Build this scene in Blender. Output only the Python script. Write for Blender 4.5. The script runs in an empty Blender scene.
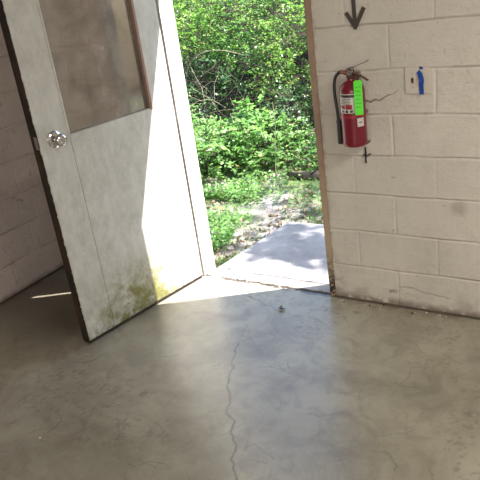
import bpy, bmesh, math, random
import numpy as np
from mathutils import Vector, Matrix
PI = math.pi
R = math.radians
random.seed(7)
SC = bpy.context.scene
COL = SC.collection

# ------------------------------------------------------------------ camera
CAM = (1.4158, -2.8942, 1.7534); YAW = 0.6043; PITCH = 0.398; ROLL = -0.1432; FPX = 655.1
fw = Vector((-math.sin(YAW)*math.cos(PITCH), math.cos(YAW)*math.cos(PITCH), -math.sin(PITCH)))
rt = Vector((math.cos(YAW), math.sin(YAW), 0)); up = rt.cross(fw)
r2 = rt*math.cos(ROLL)+up*math.sin(ROLL); u2 = -rt*math.sin(ROLL)+up*math.cos(ROLL)
cd = bpy.data.cameras.new('camera'); cam = bpy.data.objects.new('camera', cd); COL.objects.link(cam)
cd.sensor_width = 36; cd.lens = FPX/480*36; cd.clip_start = 0.05; cd.clip_end = 300
cam.matrix_world = Matrix(((r2.x, u2.x, -fw.x, CAM[0]), (r2.y, u2.y, -fw.y, CAM[1]), (r2.z, u2.z, -fw.z, CAM[2]), (0, 0, 0, 1)))
SC.camera = cam

# ------------------------------------------------------------------ light
SUN_TO = Vector((0.483, 0.304, 0.821)).normalized()
w = bpy.data.worlds.new('sky'); SC.world = w; w.use_nodes = True
wn = w.node_tree.nodes; wl = w.node_tree.links
bg = wn['Background']
sky = wn.new('ShaderNodeTexSky'); sky.sky_type = 'NISHITA'; sky.sun_disc = False
sky.sun_elevation = math.asin(SUN_TO.z); sky.sun_rotation = math.atan2(SUN_TO.x, SUN_TO.y)
wl.new(sky.outputs[0], bg.inputs[0]); bg.inputs[1].default_value = 0.50

def lamp(name, kind, energy, color, loc, direction, **kw):
    d = bpy.data.lights.new(name, kind); d.energy = energy; d.color = color
    for k, v in kw.items(): setattr(d, k, v)
    o = bpy.data.objects.new(name, d); COL.objects.link(o); o.location = loc
    o.rotation_euler = Vector(direction).to_track_quat('-Z', 'Y').to_euler()
    return o
lamp('sun', 'SUN', 27.0, (1.0, 0.95, 0.88), (3, 3, 8), -SUN_TO, angle=R(0.6))
# unseen area lamps added as room fill: at the back window, under the ceiling
lamp('back_fill_light', 'AREA', 88, (1.0, 0.96, 0.88), (2.3, -5.85, 1.75), (0, 1, -0.08), shape='RECTANGLE', size=2.8, size_y=1.4)
lamp('ceiling_fill_light', 'AREA', 66, (1.0, 0.95, 0.86), (2.3, -1.7, 2.62), (0, 0, -1), shape='RECTANGLE', size=0.25, size_y=1.2)

vs = SC.view_settings
vs.view_transform = 'Standard'; vs.look = 'None'; vs.exposure = 0.0; vs.gamma = 1.0
try: vs.use_curve_mapping = False
except Exception: pass

# ------------------------------------------------------------------ material helpers
def mat(name, color=(.5,.5,.5), rough=.6, metal=0, spec=.5):
    m = bpy.data.materials.new(name); m.use_nodes = True
    b = m.node_tree.nodes['Principled BSDF']
    b.inputs['Base Color'].default_value = (*color, 1); b.inputs['Roughness'].default_value = rough
    b.inputs['Metallic'].default_value = metal; b.inputs['Specular IOR Level'].default_value = spec
    m.diffuse_color = (*color, 1)
    return m
class N:
    """small node-graph writer"""
    def __init__(s, m): s.m = m; s.t = m.node_tree; s.n = s.t.nodes; s.l = s.t.links; s.b = s.n.get('Principled BSDF')
    def new(s, ty, **kw):
        x = s.n.new(ty)
        for k, v in kw.items(): setattr(x, k, v)
        return x
    def link(s, a, b): s.l.new(a, b)
    def coord(s, which='Object'): return s.new('ShaderNodeTexCoord').outputs[which]
    def noise(s, scale, detail=4, rough=.6, vec=None, dist=0):
        x = s.new('ShaderNodeTexNoise'); x.inputs['Scale'].default_value = scale; x.inputs['Detail'].default_value = detail
        x.inputs['Roughness'].default_value = rough; x.inputs['Distortion'].default_value = dist
        if vec is not None: s.link(vec, x.inputs['Vector'])
        return x.outputs['Fac']
    def mapping(s, vec, scale=(1,1,1), loc=(0,0,0), rot=(0,0,0)):
        x = s.new('ShaderNodeMapping'); s.link(vec, x.inputs['Vector'])
        x.inputs['Scale'].default_value = scale; x.inputs['Location'].default_value = loc; x.inputs['Rotation'].default_value = rot
        return x.outputs[0]
    def ramp(s, fac, stops):
        x = s.new('ShaderNodeValToRGB'); s.link(fac, x.inputs[0]); e = x.color_ramp.elements
        while len(e) < len(stops): e.new(.5)
        for i, (p, c) in enumerate(stops):
            e[i].position = p; e[i].color = (*c, 1) if isinstance(c, tuple) else (c, c, c, 1)
        return x.outputs[0]
    def mix(s, fac, a, b, mode='MIX'):
        x = s.new('ShaderNodeMix', data_type='RGBA', blend_type=mode)
        for v, i in ((fac, 0), (a, 6), (b, 7)):
            if isinstance(v, (int, float)): x.inputs[i].default_value = v if i == 0 else (v, v, v, 1)
            elif isinstance(v, tuple): x.inputs[i].default_value = (*v, 1)
            else: s.link(v, x.inputs[i])
        return x.outputs[2]
    def math(s, op, a, b=None, clamp=False):
        x = s.new('ShaderNodeMath', operation=op); x.use_clamp = clamp
        for v, i in ((a, 0), (b, 1)):
            if v is None: continue
            if isinstance(v, (int, float)): x.inputs[i].default_value = v
            else: s.link(v, x.inputs[i])
        return x.outputs[0]
    def attr(s, name):
        x = s.new('ShaderNodeAttribute'); x.attribute_name = name; return x.outputs['Fac']
    def sep(s, vec):
        x = s.new('ShaderNodeSeparateXYZ'); s.link(vec, x.inputs[0]); return x.outputs
    def bump(s, h, strength=.3, dist=.01):
        x = s.new('ShaderNodeBump'); x.inputs['Strength'].default_value = strength; x.inputs['Distance'].default_value = dist
        s.link(h, x.inputs['Height']); s.link(x.outputs[0], s.b.inputs['Normal']); return x
    def base(s, c): s.link(c, s.b.inputs['Base Color'])
    def rough(s, c): s.link(c, s.b.inputs['Roughness'])

# ------------------------------------------------------------------ mesh helpers
def link_obj(name, me, material, parent=None):
    o = bpy.data.objects.new(name, me); COL.objects.link(o)
    if material is not None: me.materials.append(material)
    if parent is not None: o.parent = parent
    return o
def obj(name, bm, material, parent=None, smooth=False, bevel=0):
    if bevel:
        bmesh.ops.bevel(bm, geom=[e for e in bm.edges if len(e.link_faces) == 2 and e.calc_face_angle(0) > .6], offset=bevel, segments=2, affect='EDGES', clamp_overlap=True)
    bmesh.ops.recalc_face_normals(bm, faces=bm.faces[:])
    me = bpy.data.meshes.new(name); bm.to_mesh(me); bm.free()
    if smooth:
        me.polygons.foreach_set('use_smooth', [True]*len(me.polygons))
        me.set_sharp_from_angle(angle=R(40))
    return link_obj(name, me, material, parent)
def arr_obj(name, V, F, material, parent=None, smooth=False):
    """V (n,3) array, F (m,4) or (m,3) array"""
    V = np.asarray(V, dtype=np.float32); F = np.asarray(F, dtype=np.int32); k = F.shape[1]
    me = bpy.data.meshes.new(name)
    me.vertices.add(len(V)); me.vertices.foreach_set('co', V.ravel())
    me.loops.add(F.size); me.loops.foreach_set('vertex_index', F.ravel())
    me.polygons.add(len(F)); me.polygons.foreach_set('loop_start', np.arange(0, F.size, k, dtype=np.int32))
    me.polygons.foreach_set('loop_total', np.full(len(F), k, dtype=np.int32))
    if smooth: me.polygons.foreach_set('use_smooth', np.ones(len(F), dtype=bool))
    me.update(calc_edges=True); me.validate()
    return link_obj(name, me, material, parent)
def box(bm, x0, x1, y0, y1, z0, z1):
    v = [bm.verts.new(p) for p in ((x0,y0,z0),(x1,y0,z0),(x1,y1,z0),(x0,y1,z0),(x0,y0,z1),(x1,y0,z1),(x1,y1,z1),(x0,y1,z1))]
    for f in ((0,3,2,1),(4,5,6,7),(0,1,5,4),(1,2,6,5),(2,3,7,6),(3,0,4,7)): bm.faces.new([v[i] for i in f])
    return bm
def prism(bm, pts, z0, z1):
    a = [bm.verts.new((x, y, z0)) for x, y in pts]; b = [bm.verts.new((x, y, z1)) for x, y in pts]; n = len(pts)
    bm.faces.new(a[::-1]); bm.faces.new(b)
    for i in range(n): bm.faces.new((a[i], a[(i+1) % n], b[(i+1) % n], b[i]))
    return bm
def tube(bm, path, rad, seg=8, caps=True):
    path = [Vector(p) for p in path]; n = len(path); rings = []
    if not hasattr(rad, '__len__'): rad = [rad]*n
    t0 = (path[1]-path[0]).normalized(); a = t0.orthogonal().normalized()
    for i in range(n):
        t = (path[min(i+1, n-1)]-path[max(i-1, 0)]).normalized()
        a = (a - t*a.dot(t)).normalized(); b = t.cross(a)
        rings.append([bm.verts.new(path[i]+(a*math.cos(2*PI*k/seg)+b*math.sin(2*PI*k/seg))*rad[i]) for k in range(seg)])
    for i in range(n-1):
        for k in range(seg): bm.faces.new((rings[i][k], rings[i][(k+1) % seg], rings[i+1][(k+1) % seg], rings[i+1][k]))
    if caps: bm.faces.new(rings[0][::-1]); bm.faces.new(rings[-1])
    return bm
def lathe(bm, prof, seg=32, axis='Z', org=(0,0,0)):
    """prof: list of (radius, height)"""
    rings = []; org = Vector(org)
    def P(r, h, a):
        c, s = r*math.cos(a), r*math.sin(a)
        return org + (Vector((c, s, h)) if axis == 'Z' else Vector((c, h, s)) if axis == 'Y' else Vector((h, c, s)))
    for r, h in prof:
        rings.append([bm.verts.new(P(0, h, 0))] if r < 1e-6 else [bm.verts.new(P(r, h, 2*PI*k/seg)) for k in range(seg)])
    for i in range(len(rings)-1):
        A, B = rings[i], rings[i+1]
        for k in range(seg):
            k2 = (k+1) % seg
            if len(A) == 1 and len(B) == 1: continue
            if len(A) == 1: bm.faces.new((A[0], B[k], B[k2]))
            elif len(B) == 1: bm.faces.new((A[k], B[0], A[k2]))
            else: bm.faces.new((A[k], B[k], B[k2], A[k2]))
    return bm
def ribbon(bm, pts, hw, nrm, thick):
    """a strip of thickness `thick` along pts; hw half width; nrm outward normal"""
    pts = [Vector(p) for p in pts]; nrm = Vector(nrm).normalized(); n = len(pts); rows = []
    for i in range(n):
        t = (pts[min(i+1, n-1)]-pts[max(i-1, 0)]).normalized(); s = t.cross(nrm).normalized()
        h = hw[i] if hasattr(hw, '__len__') else hw
        rows.append([bm.verts.new(pts[i]+s*h), bm.verts.new(pts[i]-s*h), bm.verts.new(pts[i]-s*h+nrm*thick), bm.verts.new(pts[i]+s*h+nrm*thick)])
    for i in range(n-1):
        for k in range(4): bm.faces.new((rows[i][k], rows[i][(k+1) % 4], rows[i+1][(k+1) % 4], rows[i+1][k]))
    bm.faces.new(rows[0][::-1]); bm.faces.new(rows[-1]); return bm
def empty(name, loc, rz=0):
    o = bpy.data.objects.new(name, None); COL.objects.link(o); o.location = loc; o.rotation_euler = (0, 0, rz); o.empty_display_size = .1
    return o
def tag(o, label, cat, group=None, kind=None):
    o['label'] = label; o['category'] = cat
    if group: o['group'] = group
    if kind: o['kind'] = kind
    return o
def struct(o, label=None, cat=None):
    o['kind'] = 'structure'
    if label: o['label'] = label
    if cat: o['category'] = cat
    return o

# numpy fields
_rng = np.random.default_rng(11)
_LAT = _rng.random((256, 256))
def vnoise(x, y, s, seed=0):
    x = np.asarray(x)*s+seed*17.3+500; y = np.asarray(y)*s+seed*9.7+500
    xi = np.floor(x).astype(int); yi = np.floor(y).astype(int); fx = x-xi; fy = y-yi
    fx = fx*fx*(3-2*fx); fy = fy*fy*(3-2*fy); xi %= 256; yi %= 256; x1 = (xi+1) % 256; y1 = (yi+1) % 256
    return (_LAT[xi, yi]*(1-fx)+_LAT[x1, yi]*fx)*(1-fy)+(_LAT[xi, y1]*(1-fx)+_LAT[x1, y1]*fx)*fy
def fbm(x, y, s, o=4, seed=0):
    r = 0; a = .5
    for i in range(o): r = r+a*vnoise(x, y, s*2**i, seed+i); a *= .5
    return r/(1-.5**o)
def sstep(a, b, x):
    t = np.clip((x-a)/(b-a), 0, 1); return t*t*(3-2*t)
def polydist(x, y, pts):
    d = np.full(np.shape(x), 9.0)
    for (ax, ay), (bx, by) in zip(pts[:-1], pts[1:]):
        vx, vy = bx-ax, by-ay; t = np.clip(((x-ax)*vx+(y-ay)*vy)/(vx*vx+vy*vy+1e-12), 0, 1)
        d = np.minimum(d, np.hypot(x-ax-t*vx, y-ay-t*vy))
    return d
def grid(a0, a1, b0, b1, step):
    na = max(2, int(round((a1-a0)/step))+1); nb = max(2, int(round((b1-b0)/step))+1)
    A, B = np.meshgrid(np.linspace(a0, a1, na), np.linspace(b0, b1, nb), indexing='ij')
    i = np.arange(na*nb).reshape(na, nb)
    F = np.stack([i[:-1, :-1], i[1:, :-1], i[1:, 1:], i[:-1, 1:]], -1).reshape(-1, 4)
    return A.ravel(), B.ravel(), F
def set_attr(o, name, vals):
    at = o.data.attributes.new(name, 'FLOAT', 'POINT'); at.data.foreach_set('value', np.asarray(vals, dtype=np.float32))
def join_arrays(parts):
    V = []; F = []; n = 0; A = []
    for v, f, a in parts: V.append(v); F.append(f+n); A.append(a); n += len(v)
    return np.concatenate(V), np.concatenate(F), np.concatenate(A)

# ------------------------------------------------------------------ materials
def block_paint(name, c1, c2, dirtc=(.12,.085,.06)):
    m = mat(name, c1, .62, spec=.35); g = N(m); co = g.coord()
    c = g.mix(g.ramp(g.noise(1.7, 5, .6, co), [(.35, 0.), (.7, 1.)]), c1, c2)
    c = g.mix(g.math('MULTIPLY', g.ramp(g.noise(16, 5, .7, co), [(.5, 0.), (.75, 1.)]), .22), c, (.30, .25, .21))
    sp = g.ramp(g.noise(120, 2, .5, co), [(.70, 0.), (.76, 1.)])
    c = g.mix(g.math('MULTIPLY', sp, .45), c, (.2, .16, .13))
    c = g.mix(g.attr('dirt'), c, dirtc)
    g.base(c)
    h = g.math('ADD', g.noise(55, 6, .65, co), g.math('MULTIPLY', g.noise(230, 3, .6, co), .5))
    g.bump(h, .8, .006)
    return m
M_wall = block_paint('painted_block', (.62, .57, .51), (.53, .49, .44))
M_wall_left = block_paint('painted_block_left', (.60, .51, .48), (.54, .46, .43))
# concrete floor, smooth trowelled, worn
M_floor = mat('concrete_floor', (.3, .27, .24), .35); g = N(M_floor); co = g.coord()
c = g.mix(g.ramp(g.noise(1.3, 6, .62, co, .6), [(.33, 0.), (.68, 1.)]), (.235, .215, .160), (.385, .362, .285))
c = g.mix(g.math('MULTIPLY', g.ramp(g.noise(6, 8, .7, co, 1.5), [(.46, 0.), (.70, 1.)]), .55), c, (.145, .12, .085))
c = g.mix(g.math('MULTIPLY', g.ramp(g.noise(38, 4, .7, co), [(.55, 0.), (.8, 1.)]), .45), c, (.40, .37, .33))
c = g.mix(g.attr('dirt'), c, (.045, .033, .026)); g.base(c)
g.rough(g.mix(g.noise(5, 5, .7, co), .24, .38)); g.b.inputs['Specular IOR Level'].default_value = 1.0
g.bump(g.noise(9, 5, .6, co), .10, .01)
# door
M_door = mat('weathered_door_paint', (.5, .5, .47), .5, spec=.4); g = N(M_door); co = g.coord(); X, Y, Z = g.sep(co)
mott = g.noise(14, 8, .78, g.mapping(co, (1, 1, .55)))
c = g.mix(g.ramp(mott, [(.36, 0.), (.66, 1.)]), (.39, .38, .35), (.56, .55, .52))
c = g.mix(g.math('MULTIPLY', g.ramp(g.noise(5, 4, .6, g.mapping(co, (3, 3, .6))), [(.45, 0.), (.75, 1.)]), .35), c, (.62, .61, .58))
c = g.mix(g.math('MULTIPLY', g.ramp(g.noise(60, 3, .6, co), [(.66, 0.), (.74, 1.)]), .6), c, (.17, .15, .12))
alg = g.math('MULTIPLY', g.math('SUBTRACT', 1, g.math('DIVIDE', Z, .40), True), g.ramp(g.noise(9, 7, .75, co, .4), [(.36, 0.), (.62, 1.)]))
alg = g.math('MULTIPLY', alg, g.ramp(X, [(.18, .15), (.35, 1.), (.62, 1.), (.85, .35)]))
c = g.mix(g.math('MULTIPLY', alg, 1.8, True), c, (.17, .165, .05))
dk = g.math('MULTIPLY', g.math('SUBTRACT', 1, g.math('DIVIDE', Z, .10), True), g.ramp(g.noise(45, 5, .7, co), [(.42, 0.), (.6, 1.)]))
c = g.mix(g.math('MULTIPLY', dk, .85), c, (.05, .045, .03)); g.base(c)
g.bump(g.noise(70, 5, .7, co), .25, .003)
M_core = mat('raw_dark_wood', (.05, .03, .02), .8); g = N(M_core); co = g.coord()
g.base(g.mix(g.ramp(g.noise(14, 6, .7, g.mapping(co, (1, 1, .25))), [(.45, 0.), (.7, 1.)]), (.012, .007, .005), (.07, .035, .018))); g.bump(g.noise(60, 4, .7, co), .5, .004)
M_stop = mat('glazing_bead_wood', (.26, .16, .12), .6)
M_glass = bpy.data.materials.new('dusty_glass'); M_glass.use_nodes = True; g = N(M_glass); g.n.clear(); co = g.coord()
out = g.new('ShaderNodeOutputMaterial'); tr = g.new('ShaderNodeBsdfTransparent'); tr.inputs[0].default_value = (.90, .91, .88, 1)
gl = g.new('ShaderNodeBsdfGlossy'); gl.inputs['Roughness'].default_value = .04; df = g.new('ShaderNodeBsdfDiffuse'); df.inputs[0].default_value = (.55, .46, .41, 1)
fr = g.new('ShaderNodeFresnel'); fr.inputs[0].default_value = 1.5
bp = g.new('ShaderNodeBump'); bp.inputs['Strength'].default_value = .25; bp.inputs['Distance'].default_value = .02
g.link(g.noise(2.2, 1, .4, co), bp.inputs['Height']); g.link(bp.outputs[0], gl.inputs['Normal'])
m1 = g.new('ShaderNodeMixShader'); m2 = g.new('ShaderNodeMixShader')
g.link(g.math('MULTIPLY', g.ramp(g.noise(6, 7, .7, co), [(.35, .12), (.75, 1.)]), .5), m1.inputs[0]); g.link(tr.outputs[0], m1.inputs[1]); g.link(df.outputs[0], m1.inputs[2])
g.link(g.math('MULTIPLY', fr.outputs[0], .85, True), m2.inputs[0]); g.link(m1.outputs[0], m2.inputs[1]); g.link(gl.outputs[0], m2.inputs[2]); g.link(m2.outputs[0], out.inputs[0])
M_chrome = mat('chrome', (.58, .57, .57), .10, 1)
M_steel = mat('dull_steel', (.42, .40, .38), .4, 1)
M_frame = mat('brown_frame_paint', (.30, .19, .125), .55); g = N(M_frame); co = g.coord(); X, Y, Z = g.sep(co)
c = g.mix(g.ramp(g.noise(9, 6, .7, co), [(.4, 0.), (.65, 1.)]), (.34, .235, .17), (.26, .175, .125))
c = g.mix(g.ramp(g.math('ADD', Z, g.math('MULTIPLY', g.noise(12, 4, .7, co), .4)), [(.35, .8), (1.0, 0.)]), c, (.48, .38, .26))
rot = g.math('MULTIPLY', g.math('SUBTRACT', 1.0, g.math('DIVIDE', Z, .30), True), g.ramp(g.noise(38, 5, .75, co), [(.42, 0.), (.52, 1.)]))
c = g.mix(g.math('MULTIPLY', rot, 1.3, True), c, (.03, .014, .008)); g.base(c); g.bump(g.noise(50, 5, .7, co), .4, .004)
M_frame_white = mat('white_frame_paint', (.68, .66, .63), .5); g = N(M_frame_white); co = g.coord()
g.base(g.mix(g.ramp(g.noise(7, 6, .7, co), [(.45, 0.), (.75, 1.)]), (.70, .68, .65), (.52, .49, .45)))
M_slab = mat('outdoor_concrete', (.36, .36, .38), .85); g = N(M_slab); co = g.coord()
c = g.mix(g.ramp(g.noise(3, 6, .65, co), [(.35, 0.), (.7, 1.)]), (.22, .217, .225), (.38, .375, .38))
g.base(g.mix(g.math('MULTIPLY', g.ramp(g.noise(90, 3, .6, co), [(.55, 0.), (.7, 1.)]), .4), c, (.18, .17, .16))); g.bump(g.noise(120, 4, .7, co), .4, .004)
M_sill = mat('sill_concrete', (.40, .385, .37), .8); g = N(M_sill); co = g.coord()
g.base(g.mix(g.attr('dirt'), g.mix(g.ramp(g.noise(14, 6, .7, co), [(.4, 0.), (.7, 1.)]), (.40, .38, .365), (.25, .22, .19)), (.035, .022, .014))); g.bump(g.noise(80, 4, .7, co), .4, .004)
M_ground = mat('forest_ground', (.3, .25, .18), .95, spec=.1); g = N(M_ground); co = g.coord()
c = g.mix(g.ramp(g.noise(5, 6, .7, co), [(.4, 0.), (.62, 1.)]), (.19, .165, .15), (.30, .285, .29))
c = g.mix(g.ramp(g.noise(1.6, 5, .6, co), [(.44, 0.), (.58, .85)]), c, (.09, .15, .045))
sp = g.new('ShaderNodeTexVoronoi'); sp.inputs['Scale'].default_value = 60; g.link(co, sp.inputs['Vector'])
c = g.mix(g.math('MULTIPLY', g.ramp(sp.outputs['Distance'], [(.1, 1.), (.35, 0.)]), .5), c, (.30, .28, .27)); c = g.mix(g.attr('dirt'), c, (.022, .02, .012)); g.base(c)
g.bump(g.noise(40, 5, .7, co), .8, .02)
M_soil = mat('dark_soil', (.05, .04, .03), .95, spec=.1); g = N(M_soil); co = g.coord()
g.base(g.mix(g.noise(8, 5, .7, co), (.018, .02, .012), (.05, .055, .03)))
M_ceiling = mat('ceiling_paint', (.6, .57, .53), .8); g = N(M_ceiling); g.bump(g.noise(20, 3), .1, .01)

def leaf_mat(name, dark, mid, light, trans=.45, dead=.04, gloss=.12):
    m = bpy.data.materials.new(name); m.use_nodes = True; g = N(m); g.n.clear()
    gloss *= .25; out = g.new('ShaderNodeOutputMaterial'); geo = g.new('ShaderNodeNewGeometry')
    rnd = geo.outputs['Random Per Island']
    c = g.ramp(rnd, [(0, dark), (.45, mid), (1-dead-.01, light), (1-dead+.005, (.34, .20, .09))])
    d = g.new('ShaderNodeBsdfDiffuse'); t = g.new('ShaderNodeBsdfTranslucent'); gl = g.new('ShaderNodeBsdfGlossy'); gl.inputs['Roughness'].default_value = .42
    g.link(c, d.inputs[0]); g.link(g.mix(1.0, c, (1.2, 1.3, .9), 'MULTIPLY'), t.inputs[0]); gl.inputs[0].default_value = (.85, .9, .85, 1)
    a = g.new('ShaderNodeMixShader'); a.inputs[0].default_value = trans; g.link(d.outputs[0], a.inputs[1]); g.link(t.outputs[0], a.inputs[2])
    b = g.new('ShaderNodeMixShader'); b.inputs[0].default_value = gloss; g.link(a.outputs[0], b.inputs[1]); g.link(gl.outputs[0], b.inputs[2]); g.link(b.outputs[0], out.inputs[0])
    return m
L_bright = leaf_mat('young_leaf', (.085, .20, .06), (.15, .30, .09), (.26, .41, .14), .5, .01)
L_mid = leaf_mat('mid_leaf', (.03, .09, .022), (.075, .20, .045), (.19, .34, .09), .45, .008)
L_dark = leaf_mat('dark_leaf', (.012, .035, .015), (.025, .07, .025), (.07, .15, .05), .3, .01, .2)
L_yell = leaf_mat('yellow_leaf', (.06, .15, .025), (.13, .27, .045), (.27, .41, .11), .5, .008)
L_grass = leaf_mat('grass_blade', (.05, .14, .03), (.11, .25, .05), (.25, .30, .12), .4, .10, .08)
L_litter = leaf_mat('dry_leaf', (.10, .065, .04), (.20, .15, .105), (.33, .28, .22), .15, .05, .08)
M_bark = mat('bark', (.13, .10, .075), .9); g = N(M_bark); co = g.coord()
g.base(g.mix(g.ramp(g.noise(18, 6, .7, co), [(.4, 0.), (.7, 1.)]), (.03, .024, .018), (.12, .10, .075))); g.bump(g.noise(30, 5, .7, co), .7, .01)
M_vine = mat('pale_vine_bark', (.24, .22, .14), .8)

# ------------------------------------------------------------------ setting
U = .2032; AJ = .362
WT = .19; ZT = 2.70; XL = -1.952; XR = 4.2; YB = -6.0
def block_height(x, z, rough_boost=True, seed=0):
    """relief (m, positive = towards the room) and dirt of painted block work"""
    wob = (fbm(x, z, 5, 3, seed+3)-.5)*.010
    row = np.floor((z+wob)/U); dz = np.abs((z+wob)-np.round((z+wob)/U)*U)
    off = np.where(row.astype(int) % 2 == 0, 0, U)
    xx = x-AJ-off+(fbm(x, z, 9, 3, seed+8)-.5)*.010
    col = np.floor(xx/(2*U)); dx = np.abs(xx-np.round(xx/(2*U))*2*U)
    vis = .25+.75*vnoise(np.round(xx/(2*U)), row, .77, seed+1)
    bed = np.exp(-(dz/.0036)**2)*np.clip(.55+.8*fbm(x, z, 6, 2, seed+5), 0, 1.1); hd = np.exp(-(dx/.0038)**2)*vis
    j = np.maximum(bed, hd)
    lip = np.exp(-((dz-.010)/.004)**2)*.5*(fbm(x, z, 14, 2, seed+6))
    blk = (vnoise(col, row, .83, seed+2)-.5)
    rgh = sstep(.45, .75, vnoise(col, row, .61, seed+4))
    h = -j*.0075+lip*.003+blk*.003+(fbm(x, z, 45, 3, seed)-.5)*(.0012+.0030*rgh)+(fbm(x, z, 7, 3, seed+9)-.5)*.003
    # pits
    p = vnoise(x, z, 70, seed+12); pit = sstep(.93, .99, p); h = h-pit*.002
    dirt = np.exp(-((dz+.0)/.003)**2)*.20*sstep(.40, .6, fbm(x, z, 8, 3, seed+21))+pit*.35
    return h, dirt
def wall_piece(x0, x1, z0, z1, step, dirt_fn=None, seed=0):
    A, B, F = grid(x0, x1, z0, z1, step); h, d = block_height(A, B, seed=seed)
    edge = np.minimum.reduce([A-x0, x1-A, B-z0, z1-B]); h = h*sstep(-.001, .004, edge)
    h = np.minimum(h, .004)
    if dirt_fn: d = np.maximum(d, dirt_fn(A, B))
    return A, B, h, d, F
def right_dirt(x, z):
    n = fbm(x, z, 30, 4, 31); n2 = fbm(x, z, 9, 4, 35)
    d = .75*sstep(.05, .0, z-.025*(n-.3)) * sstep(.35, .6, n+.15)
    d = np.maximum(d, .95*sstep(.012, .004, z))
    d = np.maximum(d, .45*sstep(.16, .0, z)*sstep(.48, .68, n2))
    d = np.maximum(d, .55*sstep(.10, .0, x)*sstep(.34, .0, z)*sstep(.45, .62, n))
    # edge crumbling next to the frame
    d = np.maximum(d, .35*sstep(.02, .0, x)*sstep(.4, .6, n))
    # smudge, cracks
    d = np.maximum(d, .34*sstep(.058, .015, np.hypot((x-.667)*1.05, z-.572)+(n-.5)*.03))
    d = np.maximum(d, .10*sstep(.17, .03, np.hypot(x-.52, (z-.30)*.7)+(n2-.5)*.1))
    ck = [(.235, 1.082), (.262, 1.076), (.285, 1.086), (.312, 1.083), (.338, 1.101), (.372, 1.112), (.398, 1.128)]
    wd = .0065*sstep(.42, .24, x)+.0012
    d = np.maximum(d, .85*sstep(wd, wd*.3, polydist(x, z+.003*(vnoise(x, z, 80, 3)-.5), ck)))
    c2 = [(.365, .118), (.40, .121), (.44, .118), (.47, .108), (.505, .098), (.54, .099), (.58, .092), (.62, .088)]
    d = np.maximum(d, .55*sstep(.0045, .001, polydist(x, z+.008*(vnoise(x, z, 60, 5)-.5), c2)))
    d = np.maximum(d, .7*sstep(.045, .01, np.hypot((x-.325)*.7, (z-.082)*1.6)+(n-.5)*.07)*sstep(.45, .6, n))
    for px, pz, r in ((.256, .40, .004), (.155, .39, .003), (.46, .19, .004), (.347, .43, .005), (.52, .45, .003)):
        d = np.maximum(d, .9*sstep(r, r*.4, np.hypot(x-px, z-pz)))
    return d
HZ = 2.10
parts = []
for (x0, x1, z0, z1, st, fn) in ((0, 1.45, 0, 1.72, .004, right_dirt), (1.45, XR, 0, 1.72, .02, None), (0, XR, 1.72, ZT, .02, None),
                                 (XL, -.92, 0, ZT, .01, None), (-.92, 0, HZ, ZT, .02, None)):
    A, B, h, d, F = wall_piece(x0, x1, z0, z1, st, fn)
    parts.append((np.stack([A, -h, B], 1), F[:, ::1], d))
def box_arr(x0, x1, y0, y1, z0, z1):
    v = np.array([(x0,y0,z0),(x1,y0,z0),(x1,y1,z0),(x0,y1,z0),(x0,y0,z1),(x1,y0,z1),(x1,y1,z1),(x0,y1,z1)], float)
    f = np.array([(0,3,2,1),(4,5,6,7),(0,1,5,4),(1,2,6,5),(2,3,7,6),(3,0,4,7)])
    return v, f, np.zeros(8)
parts.append(box_arr(0, XR, .006, WT, -.25, ZT)); parts.append(box_arr(XL, -.92, .006, .10, -.25, ZT)); parts.append(box_arr(XL, -.95, .10, WT, -.25, ZT))
parts.append(box_arr(-.95, 0, .006, WT, HZ, ZT))
V, F, A = join_arrays(parts)
wf = arr_obj('wall_front', V, F, M_wall); set_attr(wf, 'dirt', A); struct(wf)
# left wall
parts = []
for (y0, y1, z0, z1, st) in ((-1.9, 0, 0, 1.9, .006), (YB, -1.9, 0, 1.9, .04), (YB, 0, 1.9, ZT, .04)):
    A, B, F = grid(y0, y1, z0, z1, st); h, d = block_height(A+.11, B, seed=40); h = np.minimum(h, .004)
    n = fbm(A, B, 20, 4, 51)
    d = np.maximum(d, .8*sstep(.045, .0, B-.03*(n-.3))); d = np.maximum(d, .30*sstep(.5, .0, B)*sstep(.62, .8, n)); d = np.maximum(d, .45*sstep(.78, .84, fbm(A, B, 26, 3, 61)))
    parts.append((np.stack([XL+h, A, B], 1), F, d))
parts.append(box_arr(XL-.19, XL-.006, YB, WT, -.25, ZT))
V, F, A = join_arrays(parts); o = arr_obj('wall_left', V, F, M_wall_left); set_attr(o, 'dirt', A); struct(o)
struct(obj('wall_right', box(bmesh.new(), XR, XR+.19, YB, WT, -.25, ZT), M_wall))
# back wall with a window opening behind the camera
b = bmesh.new(); box(b, XL, .9, YB-.19, YB, -.25, ZT); box(b, 3.7, XR, YB-.19, YB, -.25, ZT); box(b, .9, 3.7, YB-.19, YB, -.25, 1.05); box(b, .9, 3.7, YB-.19, YB, 2.45, ZT)
struct(obj('wall_back', b, M_wall))
w1 = struct(obj('window_1', box(bmesh.new(), .94, 3.66, YB-.11, YB-.10, 1.09, 2.41), mat('frosted_pane', (.8, .82, .82), .3)))
b = bmesh.new()
for x0, x1, z0, z1 in ((.9, .94, 1.05, 2.45), (3.66, 3.7, 1.05, 2.45), (.94, 3.66, 1.05, 1.09), (.94, 3.66, 2.41, 2.45), (2.28, 2.32, 1.09, 2.41)): box(b, x0, x1, YB-.13, YB-.07, z0, z1)
obj('window_frame', b, M_steel, w1)
struct(obj('ceiling', box(bmesh.new(), XL-.19, XR+.19, YB-.19, WT, ZT, ZT+.15), M_ceiling))
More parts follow.
